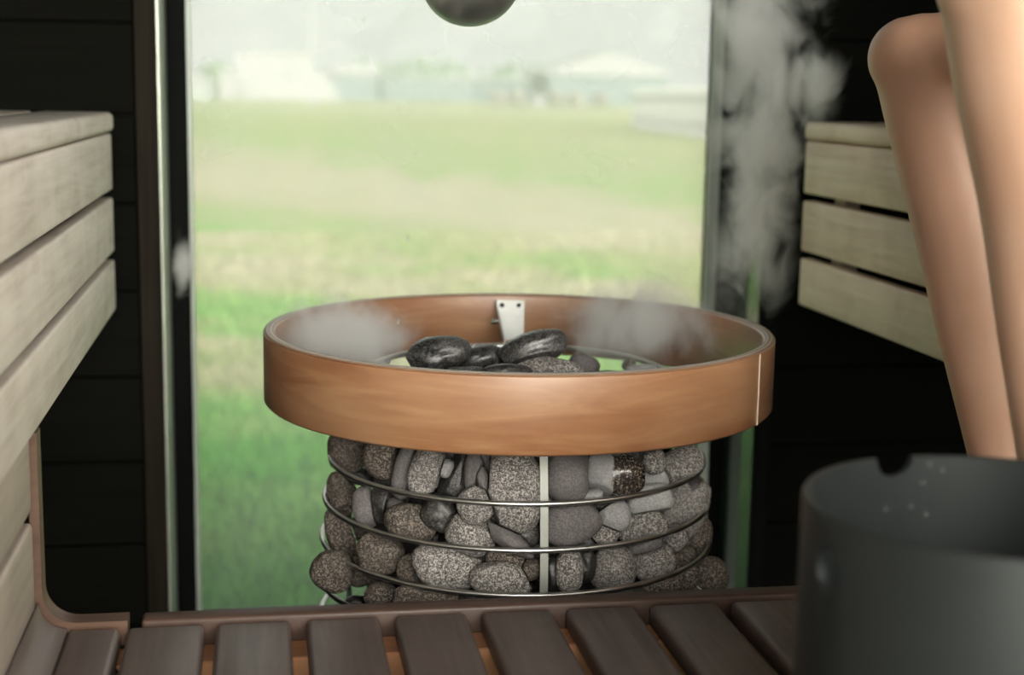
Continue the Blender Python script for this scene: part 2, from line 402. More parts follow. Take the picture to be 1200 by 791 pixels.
bx('window_pane', (GL+.0075, YG+.004, gz), (GR-.0015, YG+.012, ZC-.06), M['glass'], win)

# ------------------------------------------------------------------ upper benches
ZS = at(130, 131, 2.3).z; BXL = at(133, 250, 2.3).x; BXR = at(940, 250, 2.3).x
def upper_bench(side, x, label, mat):
    s = -1 if side == 'left' else 1
    y0, y1 = -1.12, 2.30
    root = empty('sauna_bench', (x+s*.3, (y0+y1)/2, ZS-.30), label, 'bench', 'upper sauna benches')
    wall = XL if s < 0 else XR
    w = abs(wall-x)-.02; n = 6; pw = w/n
    for k in range(n):
        a = x+s*(k*pw); bq = a+s*(pw-.012)
        bx('seat_slat', (a-(s*.004 if k == 0 else 0), y0, ZS-.030), (bq, y1+(.0 if k else 0), ZS), mat, root, .009 if k == 0 else .005, 4)
    z = ZS-.0315
    for h in (.085, .083, .078):
        bx('front_slat', (x, y0, z-h), (x+s*.022, y1, z), mat, root, .004, 3); z -= h+.0115
    for yy in (y0+.15, .6, 1.4, y1-.12):
        bx('crossbeam', (x+s*.026, yy, ZS-.075), (wall-s*.004, yy+.045, ZS-.0315), M['bench_end'], root, .002, 1)
        bx('bracket', (x+s*.024, yy, ZS-.29), (x+s*.05, yy+.045, ZS-.0765), M['bench_end'], root, .002, 1)
    return root
upper_bench('left', BXL, 'pale wooden upper bench with slatted front along the left wall', M['bench'])
upper_bench('right', BXR, 'tan wooden upper bench with slatted front behind the bare legs', M['bench_tan'])

# ------------------------------------------------------------------ lower bench
ZP, YP = .45, 1.50
S1 = at(150, 731, 1.467).x
sx = [at(x, 728, 1.467).x for x in (253, 361, 463, 561, 662, 757, 855)]
pit = (sx[-1]-sx[0])/6; S2 = sx[0]; wS = pit*.83
XRI = BXL-.006; XRR = BXR+.006
lower = empty('slatted_platform', (.33, .4, ZP-.09), 'grey-brown slatted lower bench in front of the heater', 'bench')
xs = [S1]+[S2+k*pit for k in range(0, 12)]
for k, x in enumerate(xs):
    if x+wS > XRR-.01: break
    bx('slat', (x, -.7, ZP-.024), (x+wS, 1.468, ZP), M['slat'], lower, .006, 4)
TL = at(168, 722, YP).x
bx('edge_trim', (TL, 1.474, ZP-.030), (XRR-.02, YP, ZP+.004), M['trim'], lower, .004, 3)
bx('crossbeam', (TL+.005, 1.425, ZP-.075), (XRR-.025, 1.4735, ZP-.0245), M['beam'], lower, .002, 1)
bx('crossbeam', (TL+.005, .2, ZP-.075), (XRR-.025, .25, ZP-.0245), M['beam'], lower, .002, 1)
for x in (TL+.08, XRR-.12):
    for y in (-.4, 1.36): bx('leg', (x, y, 0), (x+.045, y+.045, ZP-.0755), M['trim'], lower, .003, 1)
side = empty('bench_riser_section', (XRI, .4, ZP-.09), 'boxed left corner of the lower bench with curved wooden end trim', 'bench')
XS1 = at(141, 731, 1.467).x
bx('corner_slat', (XRI+.030, -.7, ZP-.024), (XS1, 1.468, ZP), M['slat'], side, .006, 4)
# cove piece between riser and seat
bm = bmesh.new(); prof = [(XRI+.002, ZP-.024), (XRI+.0295, ZP-.024), (XRI+.0295, ZP+.001)]
for k in range(1, 7):
    a = k/6*PI/2; prof.append((XRI+.0295-.026*math.sin(a), ZP+.001+.028*(1-math.cos(a))))
prof.append((XRI+.002, ZP+.029))
fa = [bm.verts.new((p[0], -.7, p[1])) for p in prof]; fb = [bm.verts.new((p[0], 1.467, p[1])) for p in prof]
for i in range(len(prof)):
    j = (i+1) % len(prof); bm.faces.new((fa[i], fa[j], fb[j], fb[i]))
bm.faces.new(fa); bm.faces.new(fb[::-1]); finish(bm, 'cove_strip', M['slat'], side, True, 40)
z1 = at(44, 614, 1.46).z; zt = at(38, 508, 1.46).z
bx('riser_slat', (XRI-.022, -.7, ZP+.012), (XRI, 1.468, z1), M['riser'], side, .005, 3)
bx('riser_slat', (XRI-.022, -.7, z1+.011), (XRI, 1.468, zt), M['riser'], side, .005, 3)
bm = bmesh.new()          # L-shaped trim: vertical leg, rounded inner corner, horizontal foot
xl = XRI-.03; xr = at(152, 722, YP).x
def Lpath(off):
    r = .034-off; x0 = XRI+.012; zb = ZP+.004
    pts = [(x0-.010+off-.0, zt+.02)]
    for k in range(9):
        a = PI+k/8*PI/2
        pts.append((x0+.032+(r)*math.cos(a)-.007, zb+.026+ (r)*math.sin(a)-.0+.006))
    pts.append((xr, zb+.006-.008+off*-1)); return pts
outer = Lpath(.0); inner = Lpath(.0)
ztt = min(zt+.018, ZS-.3025)
pin = [(XRI+.0055, ztt)]+[(XRI+.0055+.034-.034*math.cos(k/8*PI/2), ZP+.004+.034-.034*math.sin(k/8*PI/2)) for k in range(9)]+[(xr, ZP+.004)]
pout = [(XRI-.004, ztt)]+[(XRI-.004+.036-.036*math.cos(k/8*PI/2), ZP-.022+.036-.036*math.sin(k/8*PI/2)) for k in range(9)]+[(xr, ZP-.022)]
L = pin+pout[::-1]
for pin_i in range(len(pin)-1):
    q = [pin[pin_i], pin[pin_i+1], pout[pin_i+1], pout[pin_i]]
    va = [bm.verts.new((p[0], 1.4745, p[1])) for p in q]; vb = [bm.verts.new((p[0], YP, p[1])) for p in q]
    bm.faces.new(va); bm.faces.new(vb[::-1])
    bm.faces.new((va[0], vb[0], vb[1], va[1])); bm.faces.new((va[3], va[2], vb[2], vb[3]))
    if pin_i == 0: bm.faces.new((va[0], va[3], vb[3], vb[0]))
    if pin_i == len(pin)-2: bm.faces.new((va[1], vb[1], vb[2], va[2]))
bmesh.ops.remove_doubles(bm, verts=bm.verts, dist=1e-5)
finish(bm, 'curved_end_trim', M['Ltrim'], side, True, 40)
bx('crossbeam', (XRI+.004, 1.425, ZP-.075), (xr-.002, 1.4735, ZP-.0245), M['beam'], side, .002, 1)
bx('leg', (XRI-.07, 1.425, 0), (XRI-.023, 1.4735, zt-.01), M['trim'], side, .003, 1)
bx('leg', (xr-.05, 1.376, 0), (xr-.005, 1.424, ZP-.025), M['trim'], side, .003, 1)

# ------------------------------------------------------------------ heater
HC = (.3227, 1.824); ZR = CZ-.2938; ZB = ZR-.0897; RC = .3227
heater = empty('sauna_heater', (HC[0], HC[1], 0), 'round steel wire basket sauna heater packed with stones', 'heater')
wires = [(.19, .640), (.2402, CZ-.459), (.2475, CZ-.5115), (.2513, CZ-.5635), (.2535, .376), (.2535, .322), (.2513, .27), (.2475, .217), (.2402, .165)]
for r, z in wires:
    bm = bmesh.new(); tube(bm, circle(HC, r, 128, z=z), .0034 if r > .2 else .0040, 10, True); finish(bm, 'basket_ring', M['steel'], heater, True)
def wire_r(z):
    pts = sorted([(w[1], w[0]) for w in wires[1:]]+[(.590, .228), (.640, .19)])
    if z >= pts[-1][0]: return pts[-1][1]
    if z <= pts[0][0]: return pts[0][1]
    for (a, ra), (b_, rb) in zip(pts, pts[1:]):
        if a <= z <= b_: return ra+(rb-ra)*(z-a)/(b_-a)
pf = at(639.5, 620, HC[1]-.25); ang0 = math.atan2(pf.y-HC[1], pf.x-HC[0])
for k in range(3):
    a = ang0+k*2*PI/3; bm = bmesh.new(); d = Vector((math.cos(a), math.sin(a), 0)); tt = Vector((-d.y, d.x, 0)); rows = []
    for i in range(25):
        z = .05+(.638-.05)*i/24; r = wire_r(z)-.004; c = Vector((HC[0], HC[1], z))+d*r
        rows.append([bm.verts.new(c+tt*s*.0046+d*q) for s, q in ((-1, 0), (1, 0), (1, -.003), (-1, -.003))])
    for A, B in zip(rows, rows[1:]):
        for i in range(4): bm.faces.new((A[i], A[(i+1) % 4], B[(i+1) % 4], B[i]))
    bm.faces.new(rows[0]); bm.faces.new(rows[-1][::-1]); finish(bm, 'basket_upright', M['bar'], heater)
bm = bmesh.new(); lathe(bm, (HC[0], HC[1], 0), [(.001, .02), (.225, .02), (.225, .06), (.001, .06)], 64); finish(bm, 'base_plate', M['dark_metal'], heater, True, 40)
bm = bmesh.new(); lathe(bm, (HC[0], HC[1], 0), [(.001, .061), (.120, .061), (.120, .56), (.001, .55)], 48); finish(bm, 'core_tube', M['dark_metal'], heater, True, 40)
for k in range(3):
    a = ang0+PI/3+k*2*PI/3; bm = bmesh.new(); tube(bm, [(HC[0]+.18*math.cos(a), HC[1]+.18*math.sin(a), 0), (HC[0]+.18*math.cos(a), HC[1]+.18*math.sin(a), .0195)], .015); finish(bm, 'foot', M['dark_metal'], heater, True, 40)

collar = empty('wooden_heater_guard', (HC[0], HC[1], ZB), 'round bent plywood safety collar around the heater top', 'guard rail')
bm = bmesh.new(); th = .0145
prof = [(RC-th, .003), (RC-th+.003, 0), (RC-.003, 0), (RC, .003), (RC, .0867), (RC-.003, .0890)]
lathe(bm, (HC[0], HC[1], ZB), prof+[(RC-th+.003, .0890), (RC-th, .0867)], 160)
finish(bm, 'plywood_band', M['collar'], collar, True, 50)
bm = bmesh.new(); lathe(bm, (HC[0], HC[1], ZB), [(RC-th+.0012, .0885), (RC-.0012, .0885), (RC-.0025, .0899), (RC-th+.0025, .0899)], 160)
finish(bm, 'layered_top_edge', M['ply'], collar, True, 50)
# pale end seam at the right of the band
ps = at(889, 450, HC[1]-.10); a = math.atan2(ps.y-HC[1], ps.x-HC[0])
best = min((abs((lambda p: p)(0)), 0) for _ in (0,))
def px_of(p):
    c = R.transposed() @ (Vector(p)-CAM); return 600+F*c.x/-c.z, 395.5-F*c.y/-c.z
cands = [(-PI/2+k*.004) for k in range(400)]
a = min(cands, key=lambda q: abs(px_of((HC[0]+RC*math.cos(q), HC[1]+RC*math.sin(q), ZB+.045))[0]-889))
M['seam'] = plain('pale_veneer_edge', (.8, .68, .52), .5)
bm = bmesh.new(); d = Vector((math.cos(a), math.sin(a), 0)); tt = Vector((-d.y, d.x, 0)); c0 = Vector((HC[0], HC[1], 0))+d*RC
vs = []
for z in (ZB+.002, ZB+.087):
    vs += [bm.verts.new(c0+tt*s*.0011+d*q+Vector((0, 0, z))) for s, q in ((-1, -.002), (1, -.002), (1, .0008), (-1, .0008))]
bm.faces.new(vs[:4][::-1]); bm.faces.new(vs[4:])
for i in range(4): bm.faces.new((vs[i], vs[(i+1) % 4], vs[4+(i+1) % 4], vs[4+i]))
finish(bm, 'veneer_seam', M['seam'], collar)
# brackets
abk = min([k*.004 for k in range(200, 600)], key=lambda q: abs(px_of((HC[0]+(RC-th)*math.cos(q), HC[1]+(RC-th)*math.sin(q), ZR-.02))[0]-598))
for k in range(3):
    a = abk+k*2*PI/3; d = Vector((math.cos(a), math.sin(a), 0)); tt = Vector((-d.y, d.x, 0))   # tt points to the viewer's left at the back
    O = Vector((HC[0], HC[1], 0)); rr = RC-th-.002
    bm = bmesh.new(); hw = .0205
    zt_, zb_ = ZR-.008, ZR-.062
    pl = [(-hw, zt_), (hw, zt_), (hw-.006, zb_+.015), (hw-.012, zb_-.006), (-hw, zb_-.006)]
    fr = [bm.verts.new(O+d*(rr-.0025)+tt*p[0]+Vector((0, 0, p[1]))) for p in pl]; bk = [bm.verts.new(O+d*(rr-.0005)+tt*p[0]+Vector((0, 0, p[1]))) for p in pl]
    bm.faces.new(fr); bm.faces.new(bk[::-1])
    for i in range(5): bm.faces.new((fr[i], bk[i], bk[(i+1) % 5], fr[(i+1) % 5]))
    br = finish(bm, 'bracket_plate', M['plate'], collar)
    bm = bmesh.new()     # side flange running inward to the basket ring
    q = [(rr-.001, zt_, hw), (rr-.001, zb_-.006, hw-.011), (.1945, .6405, hw-.010), (.1945, .6465, hw-.010), (rr-.012, zt_-.004, hw)]
    A = [bm.verts.new(O+d*r_+tt*h_+Vector((0, 0, z_))) for r_, z_, h_ in q]; B = [bm.verts.new(v.co+tt*.0018) for v in A]
    bm.faces.new(A); bm.faces.new(B[::-1])
    for i in range(5): bm.faces.new((A[i], B[i], B[(i+1) % 5], A[(i+1) % 5]))
    fl = finish(bm, 'bracket_flange', M['plate'], collar)
    for s in (-.6, .62):
        bm = bmesh.new(); ball(bm, O+d*(rr-.0035)+tt*hw*s+Vector((0, 0, zt_-.0075)), .0034, sub=2); finish(bm, 'screw', M['dark_metal'], br, True)
    bm = bmesh.new(); c1 = O+d*(rr-.012)+tt*(hw-.004)+Vector((0, 0, (zt_+zb_)/2-.003)); tube(bm, [c1, c1+tt*.012], .0022, 10); tube(bm, [c1+tt*.0065, c1+tt*.0105], .0046, 6); finish(bm, 'bolt', M['steel'], fl, True, 40)

# ------------------------------------------------------------------ stones
RT = R  # camera axes in room space
cr, cu, cf = R @ Vector((1, 0, 0)), R @ Vector((0, 1, 0)), R @ Vector((0, 0, -1))
# px, py, half width, half height, tilt (deg, + = leans clockwise/right end down), back offset (m), material, label
ST = [
(408,528,23,25,8,0,'s_brown','rounded brown speckled stone at the upper left corner just under the collar'),
(446,537,19,24,-8,.004,'s_brown','brown stone with a wet glint, second from the left under the collar'),
(421,558,23,10,18,.030,'s_dark','dark flat stone behind the top ring at far left'),
(401,579,16,26,-6,.004,'s_brown','tall brown stone hugging the left edge between top and middle rings'),
(427,594,14,24,-8,0,'s_smooth','upright smooth greyish stone left of centre above the middle ring'),
(450,590,15,20,10,.016,'s_dark','dark stone right of the upright smooth stone on the left'),
(453,566,16,11,10,.034,'s_dark','small dark stone tucked under the second stone from the left'),
(474,553,13,30,16,.010,'s_smooth','smooth slanted slab with a dark crack under the collar at left'),
(501,552,20,29,20,0,'s_grey','slanted light speckled stone under the collar left of centre'),
(523,549,7,11,25,.012,'s_pale','tiny pale chip leaning between larger stones under the collar'),
(537,560,22,34,18,.024,'s_dark','black wet stone under the collar left of the biggest grey stone'),
(556,552,11,22,5,.020,'s_smooth','narrow brownish stone in shade beside the biggest grey stone'),
(567,565,7,17,-12,.012,'s_smooth','slim grey sliver pressed against the biggest grey stone'),
(600,575,38,48,-8,-.002,'s_grey','biggest grey speckled stone, egg-shaped, left of the upright bar'),
(558,592,21,21,-20,0,'s_grey','round speckled stone crossed by the top ring, left of the biggest stone'),
(516,601,21,19,25,.012,'s_dark','angular black stone with a white vein near the middle ring'),
(480,612,29,21,10,.002,'s_brown','wide brown speckled stone crossed by the middle ring at left'),
(464,594,10,10,10,.020,'s_smooth','small smooth grey stone above the wide brown stone'),
(401,629,18,32,-18,.004,'s_brown','long stone slanting down the left edge between middle and lower rings'),
(423,618,13,14,10,.030,'s_brown','small shaded stone below the upright smooth stone at left'),
(446,650,26,24,0,0,'s_brown','round brown speckled stone above the lower ring at left'),
(552,626,28,24,15,.004,'s_grey','upper lobe-like stone just below the round speckled stone, on the middle ring'),
(523,662,37,27,8,0,'s_grey','large blunt grey stone between middle and lower rings left of centre'),
(599,634,31,10,35,.004,'s_smooth','thin smooth stone slanting down towards the upright bar'),
(613,624,20,14,20,.022,'s_dark','dark wet stone below the biggest stone beside the upright bar'),
(585,679,34,19,4,0,'s_grey','grey oval stone resting on the lower ring left of the upright bar'),
(594,656,24,14,15,.016,'s_brown','stone half hidden above the grey oval on the lower ring'),
(622,667,11,12,0,.010,'s_brown','small brown stone touching the upright bar just above the lower ring'),
(389,669,24,24,10,-.034,'s_brown','round dark stone bulging out below the basket at far left'),
(427,669,19,17,0,.016,'s_brown','shaded round stone behind the lower ring at left'),
(446,698,18,15,0,-.004,'s_brown','small round stone below the lower ring at left'),
(501,701,39,16,3,-.004,'s_brown','wide low stone below the lower ring left of centre'),
(483,672,16,22,-10,.022,'s_brown','narrow shaded stone wedged left of the large blunt grey stone'),
(418,709,13,11,0,.004,'s_dark','tiny dark stone at the bottom left behind the bench edge'),
(664,558,25,30,5,.004,'s_smooth','smooth dark grey stone under the collar right of the upright bar'),
(721,557,34,27,4,0,'s_half','two-toned stone, pale on its left and dark glossy on its right'),
(767,541,13,14,0,.016,'s_grey','small grey stone under the collar right of the two-toned stone'),
(794,546,29,19,-28,0,'s_grey','long speckled stone at the upper right corner under the collar'),
(765,564,18,14,-15,.030,'s_pale','pale stone half behind the top ring right of the two-toned stone'),
(760,586,26,18,-8,0,'s_pale','smooth pale blue-grey stone with a tiny dark dot'),
(803,593,24,36,28,0,'s_patch','tall grey stone with a dark wet spot at the right edge'),
(671,612,33,23,-14,.002,'s_smooth','large smooth purplish stone right of the upright bar'),
(703,593,14,9,10,.014,'s_dark','small dark brown stone above the pale blotched stone'),
(720,605,19,17,10,0,'s_two','pale blotched stone with a dark corner right of centre'),
(693,581,13,7,-10,.010,'s_pale','small pale stone just below the smooth dark grey stone'),
(752,617,28,17,-10,0,'s_grey','grey oval speckled stone on the middle ring right of centre'),
(707,626,17,12,5,.006,'s_grey','small light speckled stone on the middle ring right of the purplish stone'),
(681,636,20,13,0,.018,'s_dark','dark speckled stone beneath the large purplish stone'),
(667,669,15,25,0,.002,'s_grey','upright grey stone just right of the bar above the lower ring'),
(717,667,25,27,0,0,'s_grey','blocky grey stone with one dark pit above the lower ring'),
(687,659,10,22,0,.012,'s_dark','black wet stone wedged between the upright grey stone and the pitted one'),
(763,658,26,24,-6,0,'s_grey','square-shouldered grey stone right of the pitted stone'),
(755,639,22,8,-18,.010,'s_smooth','smooth thin stone under the middle ring right of centre'),
(791,629,15,15,-35,.014,'s_grey','small stone behind the middle ring near the right edge'),
(816,630,17,24,12,.002,'s_brown','dark speckled stone at the right edge inside the lower ring'),
(803,656,17,13,-20,.010,'s_brown','small brown stone behind the lower ring near the right edge'),
(803,675,15,15,0,-.006,'s_brown','small stone below the lower ring left of the right bulging stone'),
(774,689,24,13,-8,-.004,'s_brown','low brown stone beneath the lower ring at right'),
(832,674,19,20,0,-.030,'s_brown','round dark stone bulging out below the basket at far right'),
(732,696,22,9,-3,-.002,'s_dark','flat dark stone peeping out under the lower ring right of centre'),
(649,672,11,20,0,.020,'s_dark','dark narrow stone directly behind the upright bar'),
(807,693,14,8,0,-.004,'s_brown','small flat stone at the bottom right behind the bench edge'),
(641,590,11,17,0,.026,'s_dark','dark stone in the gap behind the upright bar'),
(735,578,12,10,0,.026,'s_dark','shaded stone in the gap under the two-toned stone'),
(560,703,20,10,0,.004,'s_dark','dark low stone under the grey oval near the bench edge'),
]
TOP = [
(515,416,35,21,-14,.09,'s_top','wedge-shaped black stone at the left of the heap inside the collar'),
(563,421,27,15,-12,.05,'s_top','low dark stone behind the wedge-shaped one inside the collar'),
(624,409,37,19,-17,.08,'s_top','large glossy oval stone leaning on top of the heap'),
(645,433,36,13,2,.10,'s_grey','flat grey stone beneath the large glossy oval one'),
(685,428,17,12,28,.05,'s_smooth','small tilted greyish stone right of the heap inside the collar'),
(737,428,8,7,-20,.0,'s_brown','tiny brown stone beside the ring at the right inside the collar'),
(752,433,20,6,-6,.03,'s_pale','thin pale flat stone at the far right inside the collar'),
(594,437,28,10,0,.13,'s_dark','dark stone at the front of the heap against the collar rim'),
(545,441,24,11,0,.11,'s_top','low wet stone at the front left inside the collar'),
]
stones = []
def add_stone(c, ax, half, mat, label, group, sup=None):
    stones.append(dict(c=c, ax=ax, half=half, mat=mat, label=label, group=group, sup=sup))
def axes(tilt):
    a = math.radians(-tilt); u = cr*math.cos(a)+cu*math.sin(a); w = -cr*math.sin(a)+cu*math.cos(a)
    return (u.normalized(), w.normalized(), cf.normalized())
for (px, py, rx, ry, tilt, back, mat, lab) in ST:
    dist = 1.62
    for it in range(4):
        hx, hy = rx/F*dist, ry/F*dist; hd = max(.013, min(hx, hy)*.80)
        # ray / cylinder
        z0 = (CAM+ray(px, py)*dist).z
        rb = wire_r(max(.3, min(.6, z0)))-.0045-hd-back
        if py < 560: rb = min(rb, .2402-.0045-hd-back)
        d = ray(px, py); o2 = Vector((CAM.x-HC[0], CAM.y-HC[1])); d2 = Vector((d.x, d.y))
        A = d2.dot(d2); B = 2*o2.dot(d2); C_ = o2.dot(o2)-rb*rb; D = B*B-4*A*C_
        s = (-B-math.sqrt(D))/(2*A) if D > 0 else -B/(2*A)
        dist = s
    c = CAM+d*s
    add_stone(c, axes(tilt), (hx, hy, hd), mat, lab, 'stones packed in the heater basket')
for (px, py, rx, ry, tilt, front, mat, lab) in TOP:
    dist = HC[1]-front+ (.02 if front > .1 else .05)
    dist = (at(px, py, dist)-CAM).dot(cf)
    hx, hy = rx/F*dist, ry/F*dist
    add_stone(CAM+ray(px, py)*dist, axes(tilt), (hx, hy, max(.014, min(hx, hy)*1.1)), mat, lab, 'stones heaped on top of the heater')
# deeper layer, seen only through the gaps
rnd = random.Random(5)
INNER = 'dark stone of the inner layer, glimpsed through gaps between the outer stones'
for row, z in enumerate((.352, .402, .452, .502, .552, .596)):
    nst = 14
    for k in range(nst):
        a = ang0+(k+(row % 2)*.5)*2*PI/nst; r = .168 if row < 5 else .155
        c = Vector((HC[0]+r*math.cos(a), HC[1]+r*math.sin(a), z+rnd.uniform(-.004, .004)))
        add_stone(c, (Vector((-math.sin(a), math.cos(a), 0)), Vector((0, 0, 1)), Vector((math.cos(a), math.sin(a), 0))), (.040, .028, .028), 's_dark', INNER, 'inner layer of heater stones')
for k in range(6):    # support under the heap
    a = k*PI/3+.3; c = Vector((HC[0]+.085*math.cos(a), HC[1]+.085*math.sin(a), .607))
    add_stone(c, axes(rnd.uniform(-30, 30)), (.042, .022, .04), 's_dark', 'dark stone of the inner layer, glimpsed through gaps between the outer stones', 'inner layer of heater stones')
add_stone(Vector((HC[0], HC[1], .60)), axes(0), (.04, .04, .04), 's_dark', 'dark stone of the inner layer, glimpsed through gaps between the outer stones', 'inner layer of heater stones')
def support(s, d):
    e = math.sqrt(sum((s['half'][i]*s['ax'][i].dot(d))**2 for i in range(3))); return e
base_ico = bmesh.new(); bmesh.ops.create_icosphere(base_ico, subdivisions=5, radius=1.0)
ico_v = [v.co.copy() for v in base_ico.verts]; ico_f = [[v.index for v in f.verts] for f in base_ico.faces]; base_ico.free()
for si, s in enumerate(stones):
    planes = []
    for sj, q in enumerate(stones):
        if si == sj: continue
        dv = q['c']-s['c']; L_ = dv.length
        if L_ < 1e-6 or L_ > .16: continue
        d = dv/L_; a, b_ = support(s, d)*1.1, support(q, d)*1.1
        # best separating direction among a few
        bestd, bestg = None, -1e9
        for cand in [d]+[ (d*(1-w)+ax_*sg*w).normalized() for ax_ in (cr, cu, cf) for sg in (-1, 1) for w in (.3, .55, .8)]:
            g = dv.dot(cand)-support(s, cand)*1.1-support(q, cand)*1.1
            if g > bestg: bestg, bestd = g, cand
        # make it symmetric: both stones must choose the same plane
        if bestg < 0: planes.append((sj, dv))
    s['near'] = [p[0] for p in planes]
def pair_plane(i, j):
    s, q = stones[i], stones[j]; dv = q['c']-s['c']; d0 = dv.normalized(); best = None; bg = -1e9
    for cand in [d0]+[(d0*(1-w)+ax_*sg*w).normalized() for ax_ in (cr, cu, cf) for sg in (-1, 1) for w in (.3, .55, .8)]:
        a, b_ = support(s, cand), support(q, cand); g = dv.dot(cand)-a-b_
        if g > bg: bg = g; best = (cand, a, b_)
    cand, a, b_ = best; Ld = dv.dot(cand)
    return cand, s['c'].dot(cand)+Ld*a/(a+b_)
for si, s in enumerate(stones):
    pls = []
    for sj in s['near']:
        if si < sj: n_, k_ = pair_plane(si, sj); pls.append((n_, k_-.0004))
        else: n_, k_ = pair_plane(sj, si); pls.append((-n_, -k_-.0004))
    seed = Vector((si*3.7, si*1.3, si*7.1)); pw = 2.2+.35*rnd.random()
    verts = []
    for v in ico_v:
        k = (abs(v.x)**pw+abs(v.y)**pw+abs(v.z)**pw)**(-1/pw)
        lump = 1.07+.15*noise.noise(v*1.1+seed)+.045*noise.noise(v*2.6+seed)+.008*noise.noise(v*9+seed)
        tp = 1+.16*v.x*math.sin(si*2.1)
        h = s['half']; p = s['ax'][0]*(v.x*k*lump*h[0])+s['ax'][1]*(v.y*k*lump*tp*h[1])+s['ax'][2]*(v.z*k*lump*h[2])
        w = s['c']+p
        for _ in range(2):
            for n_, kk in pls:
                e = w.dot(n_)-kk
                if e > -.002: w = w-n_*(e+.002-.002*math.exp(-max(0, e+.002)/.004))
        # stay inside the wires and the collar
        verts.append(w-s['c'])
    me = bpy.data.meshes.new('heater_stone'); me.from_pydata([tuple(v) for v in verts], [], ico_f)
    me.polygons.foreach_set('use_smooth', [True]*len(me.polygons)); me.update()
    o = link('heater_stone', me, M[s['mat']], None, s['c'])
    tag(o, s['label'], 'stone', s['group'])

# ------------------------------------------------------------------ bucket
def fit_bucket():
    best = None; r = .130
    for Y in [x*.01 for x in range(80, 130)]:
        for X in [x*.01 for x in range(35, 75)]:
            # rim height from the back edge at y = 532
            for h in [x*.005 for x in range(40, 80)]:
                pts = [px_of((X+r*math.cos(a), Y+r*math.sin(a), CZ-h)) for a in (PI*.6, PI*.5, PI*.4)]
                ts = min(p[1] for p in pts)
                if abs(ts-532) > 4: continue
                lefts = [px_of((X+r*math.cos(a), Y+r*math.sin(a), CZ-h)) for a in [PI*.8+k*.06 for k in range(16)]]
                l = min(lefts); fr = px_of((X+r*math.cos(-PI*.55), Y+r*math.sin(-PI*.55), CZ-h))
                # front rim where it crosses x = 1200
                e = abs(ts-532)+abs(l[0]-940)+abs(l[1]-578)*.6
                arc = [px_of((X+r*math.cos(a), Y+r*math.sin(a), CZ-h)) for a in [-PI+k*.12 for k in range(18)]]
                f1 = min(arc, key=lambda p: abs(p[0]-1190)); e += abs(f1[1]-652)*.6+abs(f1[0]-1190)*.1
                if best is None or e < best[0]: best = (e, X, Y, h)
    return best
fe, BX, BY, BH = fit_bucket()
print('bucket fit', fe, BX, BY, BH)
BR = .130; ZT = CZ-BH
bucket = empty('sauna_bucket', (BX, BY, ZP), 'dark grey metal water bucket with finger holes on the lower bench', 'bucket')
bm = bmesh.new()
HB = ZT-ZP-.001
lathe(bm, (BX, BY, ZP+.001), [(.001, 0), (BR-.012, 0), (BR-.004, .004), (BR-.001, .015), (BR, HB-.003), (BR-.0012, HB-.0005), (BR-.003, HB), (BR-.0055, HB-.0015), (BR-.0055, .02), (BR-.012, .012), (.001, .012)], 128, True)
bk = finish(bm, 'bucket_body', M['bucket'], bucket, True, 50)
def cutter(px, py, half, r, rim=False):
    a = min([k*.01 for k in range(0, 629)], key=lambda q: (abs(px_of((BX+BR*math.cos(q), BY+BR*math.sin(q), ZT if rim else at(px, py, BY-.08).z))[0]-px)
            + (1000 if (math.sin(q+.5) > 0) != half else 0)))
    return a
aN = cutter(1043, 540, True, .016, True); aH = cutter(972, 670, False, .014)
for a, z in ((aN, ZT), (aH, None)):
    if z is None:
        zc = [ZT-.005*k for k in range(2, 40)]; z = min(zc, key=lambda q: abs(px_of((BX+BR*math.cos(a), BY+BR*math.sin(a), q))[1]-670))
    bm = bmesh.new(); d = Vector((math.cos(a), math.sin(a), 0)); c = Vector((BX, BY, z))
    tube(bm, [c+d*(BR-.03), c+d*(BR+.03)], .0155 if z == ZT else .0145, 32)
    cut = finish(bm, 'cut', None, bucket)
    md = bk.modifiers.new('b', 'BOOLEAN'); md.operation = 'DIFFERENCE'; md.object = cut; md.solver = 'EXACT'
    dg = bpy.context.evaluated_depsgraph_get(); me = bpy.data.meshes.new_from_object(bk.evaluated_get(dg)); bk.modifiers.clear(); old = bk.data; bk.data = me
    bpy.data.objects.remove(cut)
bk.data.polygons.foreach_set('use_smooth', [True]*len(bk.data.polygons)); bk.data.set_sharp_from_angle(angle=math.radians(40))
for (px, py) in ((1089, 544), (1104, 551), (1081, 566), (1067, 594), (1084, 603), (1038, 597)):
    # droplets on the inner back wall
    d = ray(px, py); o2 = Vector((CAM.x-BX, CAM.y-BY)); d2 = Vector((d.x, d.y)); rr = BR-.0055
    A = d2.dot(d2); B = 2*o2.dot(d2); D = B*B-4*A*(o2.dot(o2)-rr*rr)
    if D < 0: continue
    s = (-B+math.sqrt(D))/(2*A); bm = bmesh.new(); ball(bm, CAM+d*s, .0013, (1, 1, 1.2), sub=2); finish(bm, 'water_droplet', M['water'], bucket, True)

